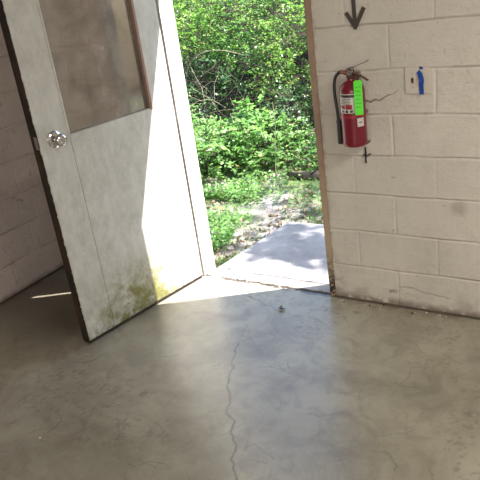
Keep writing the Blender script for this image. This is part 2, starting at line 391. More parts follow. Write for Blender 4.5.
# floor
CR = [(-.266,-.60), (-.252,-.66), (-.225,-.70), (-.205,-.765), (-.175,-.80), (-.160,-.86), (-.125,-.93), (-.085,-.97), (-.05,-1.03), (-.035,-1.085), (.035,-1.13), (.06,-1.19), (.125,-1.255), (.150,-1.33), (.215,-1.40), (.26,-1.50)]
CRF = [(-.32,-.42), (-.30,-.50), (-.266,-.60)]
CR2 = [(-.70,-.15), (-.60,-.165), (-.52,-.15), (-.44,-.158), (-.37,-.20), (-.30,-.215), (-.25,-.245), (-.20,-.25)]
SCR = []
rs = random.Random(5)
for i in range(130):
    x = rs.uniform(-1.6, 1.0); y = rs.uniform(-1.7, -.35); a = rs.uniform(0, 2*PI); pts = [(x, y)]
    for k in range(rs.randint(2, 6)): a += rs.gauss(0, .5); x += math.cos(a)*.03; y += math.sin(a)*.03; pts.append((x, y))
    SCR.append((pts, rs.uniform(.15, .55)))
A, B, F = grid(-1.95, 1.5, -1.75, 0.0, .005)
n = fbm(A, B, 24, 4, 71); n3 = fbm(A, B, 5, 4, 75)
d = 1.*sstep(.0042, .0014, polydist(A+.012*(vnoise(A, B, 45, 2)-.5), B+.01*(vnoise(A, B, 40, 4)-.5), CR))
d = np.maximum(d, .16*sstep(.011, .002, polydist(A, B, CR)+(n-.5)*.01))
d = np.maximum(d, .35*sstep(.003, .0012, polydist(A, B, CRF)))
d = np.maximum(d, .75*sstep(.0042, .001, polydist(A, B+.02*(vnoise(A, B, 30, 6)-.5), CR2)))
for pts, s in SCR:
    xs = [p[0] for p in pts]; ys = [p[1] for p in pts]
    mk = (A > min(xs)-.01) & (A < max(xs)+.01) & (B > min(ys)-.01) & (B < max(ys)+.01)
    d[mk] = np.maximum(d[mk], s*sstep(.0035, .001, polydist(A[mk], B[mk], pts)))
d = np.maximum(d, .9*sstep(.022, .004, -B-.012*(n-.5))*(A > -.02))
d = np.maximum(d, .45*sstep(.11, .0, -B)*sstep(.46, .62, n)*(A > -.05))
d = np.maximum(d, .9*sstep(.022, .004, -B-.03*(n-.3)-.008*(A+.5))*(A <= -.02)*(A > -.9)*sstep(.36, .5, n))
d = np.maximum(d, .85*sstep(.03, .006, A-XL-.012*(n-.5)))
d = np.maximum(d, .22*sstep(.52, .72, n3))
d = np.maximum(d, .30*sstep(.62, .72, fbm(A, B, 60, 3, 81))*sstep(.5, .62, fbm(A, B, 3, 3, 83)))
d = np.maximum(d, .6*sstep(-1.0, -1.25, A+.3*(n3-.5))*sstep(-1.2, -.75, B))  # grime and the shade behind the door, painted together into the floor colour
hz = A*0
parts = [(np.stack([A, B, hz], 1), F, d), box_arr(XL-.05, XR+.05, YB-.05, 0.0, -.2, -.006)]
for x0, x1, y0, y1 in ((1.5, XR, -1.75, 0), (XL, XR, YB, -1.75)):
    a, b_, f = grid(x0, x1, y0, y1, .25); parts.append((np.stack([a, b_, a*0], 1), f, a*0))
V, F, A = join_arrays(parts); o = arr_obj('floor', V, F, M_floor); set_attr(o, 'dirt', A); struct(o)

# door frame: right jamb, left jamb with rebate, head
b = prism(bmesh.new(), [(-.036, -.004), (0, -.006), (0, .11), (-.036, .11)], 0, 2.08)
bmesh.ops.bisect_plane(b, geom=b.verts[:]+b.edges[:]+b.faces[:], plane_co=(0, 0, .3), plane_no=(0, 0, 1))
for v in b.verts:
    if v.co.z < .01 and v.co.y < .01: v.co.x += .004
struct(obj('trim_1', b, M_frame, bevel=.003))
b = prism(bmesh.new(), [(-.92, 0), (-.884, 0), (-.876, .11), (-.92, .11)], 0, 2.08)
struct(obj('trim_2', b, M_frame_white))
b = prism(bmesh.new(), [(-.92, 0), (0, 0), (0, .11), (-.92, .11)], 2.06, HZ); struct(obj('trim_3', b, M_frame))
# sill between the floor and the outside slab, with a crumbled front lip
A, B, F = grid(-.95, 0, .0, .13, .006); n = fbm(A, B, 30, 4, 91)
Z = -.006+.004*(n-.5)-.030*sstep(.024, .010, B-.022*(n-.4)+.012*(A+.5))
sd_ = np.maximum(.93*sstep(.040, .022, B-.030*(n-.4)-.016*(A+.4)), .8*sstep(.112, .124, B+.01*(n-.5)))
V = np.stack([A, B, Z], 1)
v2, f2, _ = box_arr(-.95, 0, 0.0, .13, -.25, -.03)
V, F, A = join_arrays([(V, F, sd_), (v2, f2, v2[:, 0]*0)])
o = arr_obj('trim_4', V, F, M_sill, smooth=True); set_attr(o, 'dirt', A); struct(o)

# outside ground
def gz(x, y):
    x = np.asarray(x, float); y = np.asarray(y, float)
    return -.11+.05*(fbm(x, y, 1.2, 3, 101)-.5)+.02*(fbm(x, y, 8, 3, 103)-.5)+1.6*sstep(3.8, 10.5, y)+.10*sstep(-1.6, -3.2, x)*sstep(1.0, 2.5, y)
A, B, F = grid(-12, 7, WT, 14, .06)
V = np.stack([A, B, gz(A, B)], 1); o = arr_obj('ground', V, F, M_ground, smooth=True); set_attr(o, 'dirt', sstep(3.5, 4.2, B+.5*fbm(A, B, 2, 3, 3))); struct(o)
sl = prism(bmesh.new(), [(-.905, .136), (.55, .136), (.55, 1.02), (-.80, .98)], -.16, -.028)
o = obj('doorstep_slab', sl, M_slab, bevel=.008); tag(o, 'grey concrete doorstep slab lying just outside the doorway', 'slab')

# ------------------------------------------------------------------ the door leaf
DW, DH, DT = .885, 2.03, .064
TH = math.atan2(-.985, -.174)
dr = empty('open_door', (-.8696, -.011, 0), TH)
dr['kind'] = 'structure'; dr.name = 'door_1'
X0 = .024; ZB = .012
WX0, WX1, WZ0, WZ1 = .174, .716, 1.092, 1.90
# leaf: skin pieces (stiles, rails, lower panel) around the glazed opening
def leaf_bm():
    b = bmesh.new()
    # outer outline with ragged front edge left to the core piece
    xs = [X0, WX0, WX1, DW]; 
    box(b, X0, WX0, -.004, 0, ZB+.012, DH)
    box(b, WX1, DW-.002, -.004, 0, ZB+.012, DH)
    box(b, WX0, WX1-.004, -.004, 0, ZB+.012, WZ0); box(b, WX0, WX1, -.004, 0, WZ1, DH)
    box(b, WX0, WX1, -.0055, -.0035, ZB+.012, WZ0)
    return b
obj('front_skin', leaf_bm(), M_door, dr)
b = bmesh.new()
prism(b, [(X0, -.0056), (.055, -DT), (WX0, -DT), (WX0, -.0056)], ZB, DH)
for x0, x1, z0, z1 in ((WX1, DW, ZB, DH), (WX0, WX1, ZB, WZ0), (WX0, WX1, WZ1, DH)): box(b, x0, x1, -DT, -.0056, z0, z1)
obj('door_core', b, M_core, dr)
# ragged paint flakes along the free edge
b = bmesh.new(); rs = random.Random(3)
zz = .15
while zz < 2.0:
    hgt = rs.uniform(.006, .03); wd = rs.uniform(.0, .0035)
    box(b, DW-.0025, DW-.0018+wd, -.0042, -.0002, zz, zz+hgt); zz += hgt+rs.uniform(.0, .05)
obj('paint_flakes', b, M_door, dr)
# dark strip put in for the shadow in the gap under the door
obj('bottom_gap_shade', prism(bmesh.new(), [(X0, -.007), (.055, -DT+.004), (DW-.004, -DT+.004), (DW-.004, -.007)], .002, ZB), mat('gap_shade_black', (.02, .018, .016), .8), dr)
# glass with bead frame
gp = obj('glass_pane', box(bmesh.new(), WX0-.006, WX1+.006, -.024, -.020, WZ0-.006, WZ1+.006), M_glass, dr)
b = bmesh.new(); box(b, WX0, WX0+.014, -.018, .003, WZ0, WZ1); o = obj('glazing_bead', b, M_stop, dr, bevel=.003)
b = bmesh.new(); box(b, WX1-.007, WX1+.003, -.018, .0025, WZ0, WZ1); obj('glazing_bead', b, M_door, dr, bevel=.002)
b = bmesh.new(); box(b, WX0, WX1, -.018, .001, WZ0-.002, WZ0+.006); obj('glazing_bead', b, M_door, dr, bevel=.002)
b = bmesh.new(); box(b, WX0, WX1, -.018, .002, WZ1-.012, WZ1); obj('glazing_bead', b, M_stop, dr)
# knob on the visible face, another on the other face
for sgn, y0 in ((1, 0.0), (-1, -DT)):
    b = bmesh.new(); lathe(b, [(0, 0), (.037, 0), (.0365, .004), (.031, .008), (.020, .011), (.0125, .013), (.0115, .030), (.014, .034)], 40, 'Y')
    k = obj('door_knob', b, M_chrome, dr, True); k.scale = (1.1, 1.05, 1.1); k.location = (.80, y0, 1.10); k.rotation_euler = (0, 0, 0 if sgn > 0 else PI)
    b = bmesh.new(); lathe(b, [(.0135, .033), (.021, .037), (.0268, .045), (.0278, .053), (.0262, .060), (.020, .066), (.0125, .0675), (.011, .0655), (0, .0655)], 40, 'Y')
    obj('knob_grip', b, M_chrome, k, True)
    if sgn > 0: obj('keyway', box(bmesh.new(), -.0012, .0012, .065, .0662, -.005, .005), mat('key_slot', (.02,.02,.02), .6), k)
# latch plate and hinges
obj('latch_plate', box(bmesh.new(), DW-.001, DW+.0015, -.034, -.010, 1.07, 1.13), M_steel, dr)
for z in (.22, 1.02, 1.80):
    b = tube(bmesh.new(), [(.0, -.026, z-.045), (.0, -.026, z+.045)], .006, 12); box(b, .003, .042, -.029, -.026, z-.045, z+.045)
    obj('hinge', b, M_steel, dr, True)

# ------------------------------------------------------------------ vegetation
def leaves(P, D, L, Wd, rng, droop=.25):
    """P points, D leaf directions, L lengths, Wd widths -> arrays"""
    n = len(P); D = D/np.linalg.norm(D, axis=1, keepdims=True)
    upv = np.tile([0, 0, 1.], (n, 1))+rng.normal(0, .45, (n, 3))
    S = np.cross(D, upv); S /= np.linalg.norm(S, axis=1, keepdims=True)+1e-9; Nn = np.cross(S, D)
    L = L[:, None]; Wd = Wd[:, None]
    base = P; M = P+D*L*.45+Nn*L*.03; T = P+D*L-Nn*L*droop*.5
    A = P+D*L*.38+S*Wd*.5+Nn*L*.10; A2 = P+D*L*.72+S*Wd*.32+Nn*L*.04-Nn*L*droop*.15
    B = P+D*L*.38-S*Wd*.5+Nn*L*.10; B2 = P+D*L*.72-S*Wd*.32+Nn*L*.04-Nn*L*droop*.15
    V = np.stack([base, A, A2, T, B2, B, M], 1).reshape(-1, 3)
    i = (np.arange(n)*7)[:, None]
    F = np.concatenate([i+np.array([0, 1, 2, 6]), i+np.array([6, 2, 3, 4]), i+np.array([0, 6, 4, 5])], 0)
    return V, F
def shrub(name, label, cat, loc, rad, h, n_tw, lm, leaf, seed, group=None, lpt=12, low=.1, tw=.45, bark=None, stems=6, big=0.0, droopy=0.2, lean=(0, 0)):
    """loc (x,y); rad crown radius; h height; leaf (length,width)"""
    rng = np.random.default_rng(seed); z0 = float(gz(loc[0], loc[1]))
    root = empty(name, (loc[0], loc[1], z0)); tag(root, label, cat, group)
    bm = bmesh.new(); rr = random.Random(seed)
    ends = []
    for s in range(stems):
        a = rr.uniform(0, 2*PI); R_ = rad*rr.uniform(.25, .75); hh = h*rr.uniform(.55, .95); th = .006+.006*h*rr.random()
        pts = [(0.03*math.cos(a), .03*math.sin(a), -.04)]
        for k in range(1, 7):
            t = k/6; pts.append((R_*math.cos(a)*t**1.3+lean[0]*t*t+rr.gauss(0, .02)*h, R_*math.sin(a)*t**1.3+lean[1]*t*t+rr.gauss(0, .02)*h, hh*t))
        tube(bm, pts, [th*(1-.12*k) for k in range(7)], 5); ends.append(pts)
    # crown twigs
    u = rng.random(n_tw)**.45;  th_ = rng.random(n_tw)*2*np.pi; zf = low+(1-low)*rng.random(n_tw)
    prof = np.sqrt(np.clip(1-((zf-.45)/.62)**2, .05, 1))
    lump = .7+.5*vnoise(th_*2.2, zf*4, 1, seed % 50)
    r = rad*u*prof*lump
    C = np.stack([r*np.cos(th_)+lean[0]*zf**2, r*np.sin(th_)+lean[1]*zf**2, h*zf], 1)
    Dt = np.stack([np.cos(th_)*.8, np.sin(th_)*.8, .35+.4*rng.random(n_tw)-droopy], 1)+rng.normal(0, .45, (n_tw, 3)); Dt /= np.linalg.norm(Dt, axis=1, keepdims=True)
    Lt = tw*(.5+.7*rng.random(n_tw))
    P = []; D = []; L = []
    for k in range(lpt):
        t = (k+1)/lpt; side = 1 if k % 2 else -1
        p = C+Dt*(Lt*t)[:, None]; p[:, 2] -= .12*Lt*t*t
        sd = np.cross(Dt, [0, 0, 1.])*side; P.append(p); D.append(Dt*.55+sd*.8+rng.normal(0, .25, (n_tw, 3))-np.array([0, 0, .12])); L.append(leaf[0]*(.6+.6*rng.random(n_tw))*(1-.3*t))
    P = np.concatenate(P); D = np.concatenate(D); L = np.concatenate(L)
    gap = fbm(P[:, 0]+seed, P[:, 2]+P[:, 1]*.6, 2.6/max(.35, rad), 2, seed % 40); keep = (P[:, 2] > .015) & (gap > (.42 if rad > .45 else .2)); P, D, L = P[keep], D[keep], L[keep]
    V, F = leaves(P, D, L, L*leaf[1]/leaf[0], rng); arr_obj('foliage', V, F, lm, root)
    for i in range(0, n_tw, max(1, n_tw//160)):
        c0 = Vector(C[i]); tube(bm, [c0, c0+Vector(Dt[i])*Lt[i]*.5-Vector((0,0,.01)), c0+Vector(Dt[i])*Lt[i]-Vector((0,0,.04))], [.004, .003, .0015], 4, False)
    obj('stems', bm, bark or M_bark, root)
    return root
shrub('leafy_bush', 'bright green broad-leaved bush, the nearest one, at the left edge beyond the open door', 'bush', (-2.28, 2.02), .40, .42, 300, L_bright, (.062, .034), 1, lpt=9, tw=.20, low=.02, stems=9)
shrub('leafy_bush', 'bright green broad-leaved bush in the middle behind the grass patch', 'bush', (-1.92, 2.48), .40, .38, 300, L_bright, (.070, .038), 2, lpt=9, tw=.20, low=.02, stems=9)
shrub('leafy_bush', 'pale green sprig with big leaves rising above the middle bush', 'bush', (-2.05, 2.62), .13, .56, 26, L_bright, (.10, .07), 3, lpt=5, tw=.13, low=.45, stems=4)
shrub('leafy_bush', 'low green bush behind the broken log, next to the right door frame', 'bush', (-1.22, 2.62), .34, .24, 150, L_mid, (.055, .03), 4, lpt=8, tw=.18, low=.02, stems=7)
shrub('leafy_bush', 'low bushy clump farthest left, hidden partly by the white frame', 'bush', (-3.0, 2.3), .45, .5, 240, L_bright, (.07, .038), 5, lpt=9, tw=.22, low=.02, stems=8)
B_ = 'woodland shrubs behind the clearing'
shrub('woodland_shrub', 'dark-leaved shrub in shade left of centre behind the bright bushes', 'shrub', (-3.0, 3.45), .50, .85, 340, L_dark, (.055, .030), 11, B_, lpt=10, tw=.25)
shrub('woodland_shrub', 'yellow-green fine-leaved shrub arching at the top left of the doorway', 'shrub', (-3.7, 4.1), .65, 1.65, 520, L_yell, (.055, .024), 12, B_, lpt=14, tw=.38, low=.42, lean=(.35, -.3), droopy=.35)
shrub('woodland_shrub', 'mid green tall shrub filling the top centre of the doorway', 'shrub', (-2.75, 4.25), .65, 1.55, 560, L_mid, (.065, .034), 13, B_, lpt=12, tw=.36, low=.25)
shrub('woodland_shrub', 'yellow-green drooping shrub against the right door frame', 'shrub', (-2.0, 3.85), .55, 1.35, 460, L_yell, (.055, .026), 14, B_, lpt=13, tw=.36, low=.25, droopy=.4)
shrub('woodland_shrub', 'small dark shrub low on the right between bright bush and frame', 'shrub', (-1.75, 3.15), .38, .55, 240, L_dark, (.055, .03), 15, B_, lpt=10, tw=.22)
shrub('woodland_shrub', 'deep green shrub farther back at the very top of the doorway', 'shrub', (-4.1, 5.5), 1.0, 2.0, 560, L_mid, (.08, .042), 16, B_, lpt=12, tw=.5)
shrub('woodland_shrub', 'distant dark green shrub behind the top right of the doorway', 'shrub', (-2.6, 5.6), .9, 1.9, 500, L_mid, (.08, .042), 17, B_, lpt=12, tw=.5)
shrub('woodland_shrub', 'light green shrub outside, left of everything, behind the door leaf', 'shrub', (-4.9, 3.8), .9, 1.7, 420, L_mid, (.07, .035), 18, B_, lpt=12, tw=.45)
shrub('woodland_shrub', 'green shrub outside hidden behind the block wall right of the frame', 'shrub', (-.8, 4.4), .8, 1.5, 400, L_mid, (.06, .03), 19, B_, lpt=12, tw=.42)
shrub('woodland_shrub', 'yellowish shrub standing outside behind the extinguisher wall', 'shrub', (.8, 4.4), .8, 1.5, 360, L_yell, (.06, .03), 20, B_, lpt=12, tw=.42)
shrub('woodland_shrub', 'dark distant shrub far back left in the wood', 'shrub', (-5.8, 6.6), 1.2, 2.3, 420, L_dark, (.09, .05), 21, B_, lpt=11, tw=.5)
shrub('woodland_shrub', 'dark distant shrub far back right in the wood', 'shrub', (-1.2, 6.6), 1.1, 2.0, 420, L_dark, (.09, .05), 22, B_, lpt=11, tw=.5)

# overhanging tree outside on the right: its bough shades the slab
z0 = float(gz(3.4, 3.6)); tr = empty('overhanging_tree', (3.4, 3.6, z0)); tag(tr, 'tree outside the right wall whose bough hangs over the doorstep slab', 'tree')
b = bmesh.new(); tube(b, [(0, 0, -.1), (.03, .02, 1.2), (-.05, 0, 2.6), (.05, .05, 4.2), (0, .1, 6.0)], [.13, .11, .10, .08, .04], 12)
tube(b, [(-.04, 0, 2.9), (-.7, -.6, 3.5), (-1.3, -1.2, 3.85), (-2.1, -1.75, 3.98)], [.05, .035, .022, .008], 8)
tube(b, [(0, .05, 4.0), (.6, .8, 5.0), (1.0, 1.4, 5.6)], [.04, .03, .01], 8); obj('trunk', b, M_bark, tr, True)
rng = np.random.default_rng(77); Ps = []; Ds = []; Ls = []
def blob(c, r, n, size):
    u = rng.normal(0, 1, (n, 3)); u /= np.linalg.norm(u, axis=1, keepdims=True); p = np.array(c)+u*np.array(r)*rng.random((n, 1))**.4
    Ps.append(p); Ds.append(u+rng.normal(0, .6, (n, 3))); Ls.append(size*(.7+.6*rng.random(n)))
for (cx, cy, rx, ry, n) in ((-.56, .55, .22, .12, 170), (-.22, .72, .20, .13, 170), (-.72, .83, .14, .09, 90), (-.30, .42, .16, .06, 80), (.15, .5, .25, .2, 200), (-.5, .72, .12, .05, 50)):
    zc = 3.9; k = zc/SUN_TO.z
    blob((cx+SUN_TO.x*k-3.4, cy+SUN_TO.y*k-3.6, zc-z0), (rx, ry, .12), n, .10)
blob((.0, .3, 6.0), (1.6, 1.6, 1.3), 2600, .11)
P = np.concatenate(Ps); L = np.concatenate(Ls); V, F = leaves(P, np.concatenate(Ds), L, L*.5, rng); arr_obj('foliage', V, F, L_mid, tr)

# arching bare vine
def vine(name, label, pts, r):
    P_ = [Vector(p) for p in pts]; path = []
    for i in range(len(P_)-1):
        p0 = P_[max(i-1, 0)]; p1 = P_[i]; p2 = P_[i+1]; p3 = P_[min(i+2, len(P_)-1)]
        for k in range(6):
            t = k/6; path.append(.5*((2*p1)+(p2-p0)*t+(2*p0-5*p1+4*p2-p3)*t*t+(3*p1-p0-3*p2+p3)*t**3))
    path.append(P_[-1]); b = tube(bmesh.new(), path, [r*(1-.6*i/len(path)) for i in range(len(path))], 7)
    tag(obj(name, b, M_vine, smooth=True), label, 'vine')
vine('bare_vine', 'pale bare vine arching from left towards the centre of the thicket', [(-3.42, 3.3, float(gz(-3.42, 3.3))-.02), (-3.38, 3.3, .23), (-3.29, 3.3, .58), (-3.22, 3.3, .74), (-3.085, 3.3, .844), (-2.94, 3.3, .89), (-2.71, 3.3, .885), (-2.5, 3.35, .82)], .010)
vine('bare_vine', 'thin upright bare stem standing in front of the middle bush', [(-1.527, 2.08, float(gz(-1.527, 2.08))-.02), (-1.518, 2.12, .13), (-1.522, 2.18, .39), (-1.55, 2.22, .56)], .005)
vine('bare_vine', 'thin pale stem leaning sideways above the broken log', [(-1.83, 2.62, float(gz(-1.83, 2.62))-.02), (-1.78, 2.6, .11), (-1.50, 2.6, .172), (-1.33, 2.6, .22), (-1.1, 2.62, .25)], .006)
# twiggy dead tangle under the shrubs
rs = random.Random(9); root = empty('dead_twigs', (-2.75, 3.0, float(gz(-2.75, 3.0)))); 
b = bmesh.new()
for i in range(38):
    x = rs.uniform(-.55, .45); y = rs.uniform(-.05, .4); z = rs.uniform(-.02, .5); a = rs.uniform(0, 2*PI); p = Vector((x, y, z)); pts = [p.copy()]
    d = Vector((math.cos(a), math.sin(a)*.6, rs.uniform(.2, 1.3))).normalized()
    for k in range(5): d = (d+Vector((rs.gauss(0, .25), rs.gauss(0, .2), rs.gauss(0, .2)-.08))).normalized(); p = p+d*.12; pts.append(p.copy())
    tube(b, pts, [.0035, .003, .0025, .002, .0015, .001], 4, False)
obj('twigs', b, M_vine, root); tag(root, 'grey tangle of dead twigs in the dark gap left of centre', 'twigs', kind='stuff')
# fallen log
lx, ly = -1.22, 2.10; lz = float(gz(lx, ly))
lg = empty('fallen_log', (lx, ly, lz)); tag(lg, 'short broken grey log lying at the edge of the clearing', 'log')
b = tube(bmesh.new(), [(-.20, .03, .03), (-.10, .0, .035), (.03, -.01, .038), (.15, .01, .035), (.27, .04, .03)], [.022, .034, .038, .034, .02], 12)
for v in b.verts: v.co += Vector((rs.gauss(0, .004), rs.gauss(0, .004), rs.gauss(0, .004)))
obj('trunk', b, M_bark, lg, True); obj('branch_stub', tube(bmesh.new(), [(.06, 0, .05), (.1, -.05, .09), (.15, -.07, .11)], [.012, .009, .005], 7), M_bark, lg, True)

# grass, litter, stones
def ok_ground(x, y): return ~((x > -.93) & (x < .58) & (y < 1.04))
rng = np.random.default_rng(5)
n = 46000; x = rng.uniform(-4.5, 1.2, n); y = WT+.06+3.4*rng.random(n)**1.2
dens = fbm(x, y, 1.6, 3, 13); path = np.exp(-(((x+1.2)*.8+(y-1.35)*.45)/.36)**2)*(y < 2.0); k = ok_ground(x, y) & (rng.random(n) > path*.70) & ((dens > .47) | (rng.random(n) < .3) | (y > 1.7)) ; x, y = x[k], y[k]
P = np.stack([x, y, gz(x, y)-.004], 1); D = np.stack([rng.normal(0, .45, len(x)), rng.normal(0, .45, len(x)), np.ones(len(x))], 1)
L = rng.uniform(.02, .065, len(x)); V, F = leaves(P, D, L, np.full(len(x), .007), rng, .5)
tag(arr_obj('grass', V, F, L_grass), 'short patchy green grass growing on the ground outside', 'grass', kind='stuff')
n = 9000; x = rng.uniform(-4.5, 1.2, n); y = rng.uniform(WT+.10, 3.4, n); k = ok_ground(x, y) & (fbm(x, y, 1.3, 3, 23) > .47); x, y = x[k], y[k]
P = np.stack([x, y, gz(x, y)+.006], 1); D = np.stack([rng.normal(0, 1, len(x)), rng.normal(0, 1, len(x)), rng.normal(.1, .15, len(x))], 1)
L = rng.uniform(.025, .06, len(x)); V, F = leaves(P, D, L, L*.5, rng, .3)
tag(arr_obj('leaf_litter', V, F, L_litter), 'dry brown fallen leaves scattered over the clearing', 'leaf litter', kind='stuff')
# low weeds: round-leaved ground plants left of the slab
n = 10500; x = np.concatenate([rng.normal(-1.18, .13, n//7), rng.normal(-2.0, .38, n-n//7)]); y = np.concatenate([rng.normal(.55, .25, n//7), rng.normal(1.35, .40, n-n//7)])
k = ok_ground(x, y) & (y > WT+.05) & (fbm(x, y, 3, 2, 33) > .45); x, y = x[k], y[k]
P = np.stack([x, y, gz(x, y)+rng.uniform(.0, .10, len(x))], 1); D = np.stack([rng.normal(0, 1, len(x)), rng.normal(0, 1, len(x)), rng.uniform(.1, .8, len(x))], 1)
L = rng.uniform(.02, .045, len(x)); V, F = leaves(P, D, L, L*.7, rng, .2)
tag(arr_obj('ground_weeds', V, F, L_bright), 'small round-leaved green weeds beside the slab and in the clearing', 'weeds', kind='stuff')

# ------------------------------------------------------------------ fire extinguisher
M_red = mat('red_enamel', (.155, .003, .018), .28, spec=.6)
M_black = mat('black_rubber_hose', (.015, .014, .014), .5)
M_valve = mat('bronze_valve', (.13, .06, .045), .4, .6)
M_label = mat('sticker_white', (.55, .53, .50), .5); M_labelred = mat('sticker_red', (.28, .02, .03), .5); M_ink = mat('ink_black', (.03, .03, .03), .5)
EX, EY, EZ = .210, -.085, .890; ER = .058
ex = empty('fire_extinguisher', (EX, EY, EZ)); tag(ex, 'red fire extinguisher with black hose hanging on the painted block wall', 'fire extinguisher')
b = lathe(bmesh.new(), [(0, .006), (.040, .002), (.052, .004), (.0575, .012), (ER, .022), (ER, .256), (.0565, .270), (.050, .283), (.038, .296), (.026, .303), (.020, .306), (.019, .316), (0, .316)], 48)
obj('cylinder', b, M_red, ex, True)
b = lathe(bmesh.new(), [(.0, .314), (.020, .314), (.022, .318), (.022, .326), (.017, .330), (.015, .352), (.012, .356), (0, .356)], 24)
box(b, -.03, -.004, -.011, .011, .332, .350); obj('valve_head', b, M_valve, ex, True)
# handles: fixed carry handle and squeeze lever pointing right and away from the bottle
b = ribbon(bmesh.new(), [(-.012, 0, .338), (.02, -.002, .335), (.05, -.003, .322), (.082, -.004, .302)], [.010, .011, .011, .009], (.2, 0, 1), .003)
obj('carry_handle', b, M_valve, ex, bevel=.0008)
b = ribbon(bmesh.new(), [(-.018, 0, .354), (.0, 0, .362), (.018, 0, .362), (.045, 0, .374), (.075, 0, .383), (.088, 0, .392)], [.008, .009, .009, .009, .008, .007], (-.2, 0, 1), .0025)
obj('squeeze_lever', b, M_valve, ex, bevel=.0008)
b = bmesh.new(); lathe(b, [(0, 0), (.012, 0), (.0125, -.004), (.011, -.007), (0, -.007)], 24, 'Y', (.0, -.016, .341)); obj('pressure_gauge', b, M_steel, ex, True)
b = tube(bmesh.new(), [(.010+.008*math.cos(t), -.020, .352+.012*math.sin(t)) for t in np.linspace(0, 2*PI, 15)], .0012, 6, False); obj('pull_pin', b, M_steel, ex, True)
# hose on the left: out of the head, over, down, nozzle
hp = [(-.02, -.004, .341), (-.045, -.008, .345), (-.068, -.012, .328), (-.078, -.014, .295), (-.080, -.014, .25), (-.076, -.014, .20), (-.071, -.016, .15), (-.068, -.018, .118)]
P_ = [Vector(p) for p in hp]; path = []
for i in range(len(P_)-1):
    p0 = P_[max(i-1, 0)]; p1 = P_[i]; p2 = P_[i+1]; p3 = P_[min(i+2, len(P_)-1)]
    for k in range(5): t = k/5; path.append(.5*((2*p1)+(p2-p0)*t+(2*p0-5*p1+4*p2-p3)*t*t+(3*p1-p0-3*p2+p3)*t**3))
path.append(P_[-1])
h = obj('hose', tube(bmesh.new(), path, .0075, 12), M_black, ex, True)
obj('hose_ferrule', tube(bmesh.new(), [(-.018, -.004, .341), (-.046, -.0085, .345)], .009, 12), mat('dull_red_brass', (.32, .12, .09), .4, .5), h, True)
obj('nozzle', tube(bmesh.new(), [(-.068, -.018, .128), (-.068, -.018, .12), (-.067, -.018, .11), (-.066, -.018, .02), (-.066, -.018, .012)], [.009, .0115, .0115, .0135, .012], 16), M_black, ex, True)
# stickers wrapped on the cylinder (curved shells)
def wrap(name, a0, a1, z0, z1, m, r=ER+.0006, parent=ex, nseg=16):
    b = bmesh.new(); va = []; 
    for i in range(nseg+1):
        a = R(a0+(a1-a0)*i/nseg); c, s = math.cos(a), math.sin(a)
        va.append([b.verts.new((c*r, s*r, z0)), b.verts.new((c*r, s*r, z1)), b.verts.new((c*(r-.0005), s*(r-.0005), z1)), b.verts.new((c*(r-.0005), s*(r-.0005), z0))])
    for i in range(nseg):
        for k in range(4): b.faces.new((va[i][k], va[i][(k+1) % 4], va[i+1][(k+1) % 4], va[i+1][k]))
    b.faces.new(va[0][::-1]); b.faces.new(va[-1]); return obj(name, b, m, parent, True)
# camera sees the bottle from azimuth about -66 deg (towards +x,-y)
CA = math.degrees(math.atan2(CAM[1]-EY, CAM[0]-EX))
sk = wrap('instruction_label', CA-72, CA+20, .166, .254, M_label)
wrap('label_banner', CA-62, CA+12, .238, .250, M_ink, ER+.001, sk)
for k in range(4): wrap('label_text', CA-60, CA-8-6*(k % 2), .230-.007*k, .2325-.007*k, M_ink, ER+.001, sk)
wrap('label_picture', CA-60, CA-38, .186, .203, M_labelred, ER+.001, sk); wrap('label_picture', CA-34, CA-4, .184, .206, M_labelred, ER+.001, sk)
for a in (-58, -36, -14): wrap('label_symbol', CA+a, CA+a+13, .169, .180, M_ink, ER+.001, sk, 6)
s2 = wrap('small_sticker', CA+16, CA+50, .100, .140, M_label); wrap('label_text', CA+22, CA+40, .118, .122, M_ink, ER+.001, s2, 6)
wrap('clamp_strap', -180, 180, .143, .157, mat('strap_red_steel', (.33, .03, .045), .35, .3), ER+.0018, ex, 48)
# wall bracket behind
b = bmesh.new(); box(b, -.014, .014, .058, .081, .02, .33); box(b, -.05, .05, .045, .06, .143, .157); obj('wall_bracket', b, M_steel, ex, bevel=.001)
obj('bracket_foot', box(bmesh.new(), -.05, .045, .03, .081, -.004, .001), M_valve, ex)
# green inspection tag hanging at the valve
M_tag = mat('fluorescent_green_card', (.10, .72, .03), .5)
tg = empty('inspection_tag', (EX+.052, EY-.052, EZ+.315)); tag(tg, 'bright green inspection tag hanging on the red extinguisher', 'tag')
vdir = Vector((CAM[0]-EX, CAM[1]-EY, 0)).normalized(); sd = Vector((-vdir.y, vdir.x, 0))
def tagpt(s, z, o=0): return sd*s+vdir*o+Vector((0, 0, z))
b = bmesh.new()
rows = [(-.018, -.012), (.0, -.002), (-.07, .004), (-.155, .0)]
prf = [(.0, .010), (-.006, .0185), (-.06, .019), (-.12, .019), (-.156, .018)]
L_ = [];
for z, hw in prf:
    o_ = .003*math.sin(z*30); L_.append([b.verts.new(tagpt(-hw, z, o_)), b.verts.new(tagpt(hw, z, o_)), b.verts.new(tagpt(hw, z, o_+.0008)), b.verts.new(tagpt(-hw, z, o_+.0008))])
for i in range(len(L_)-1):
    for k in range(4): b.faces.new((L_[i][k], L_[i][(k+1) % 4], L_[i+1][(k+1) % 4], L_[i+1][k]))
b.faces.new(L_[0][::-1]); b.faces.new(L_[-1]); obj('card', b, M_tag, tg)
b = bmesh.new()
for k in range(6): 
    z = -.03-.018*k; ribbon(b, [tagpt(-.012, z, .0035), tagpt(.012-.004*(k % 2), z, .0035)], .0009, vdir, .0003)
obj('printed_lines', b, mat('tag_ink', (.03, .25, .02), .6), tg)
obj('tie_string', tube(bmesh.new(), [tagpt(0, -.008, .001), (-.02, .02, .014), (-.040, .042, .020)], .0012, 6), M_black, tg)
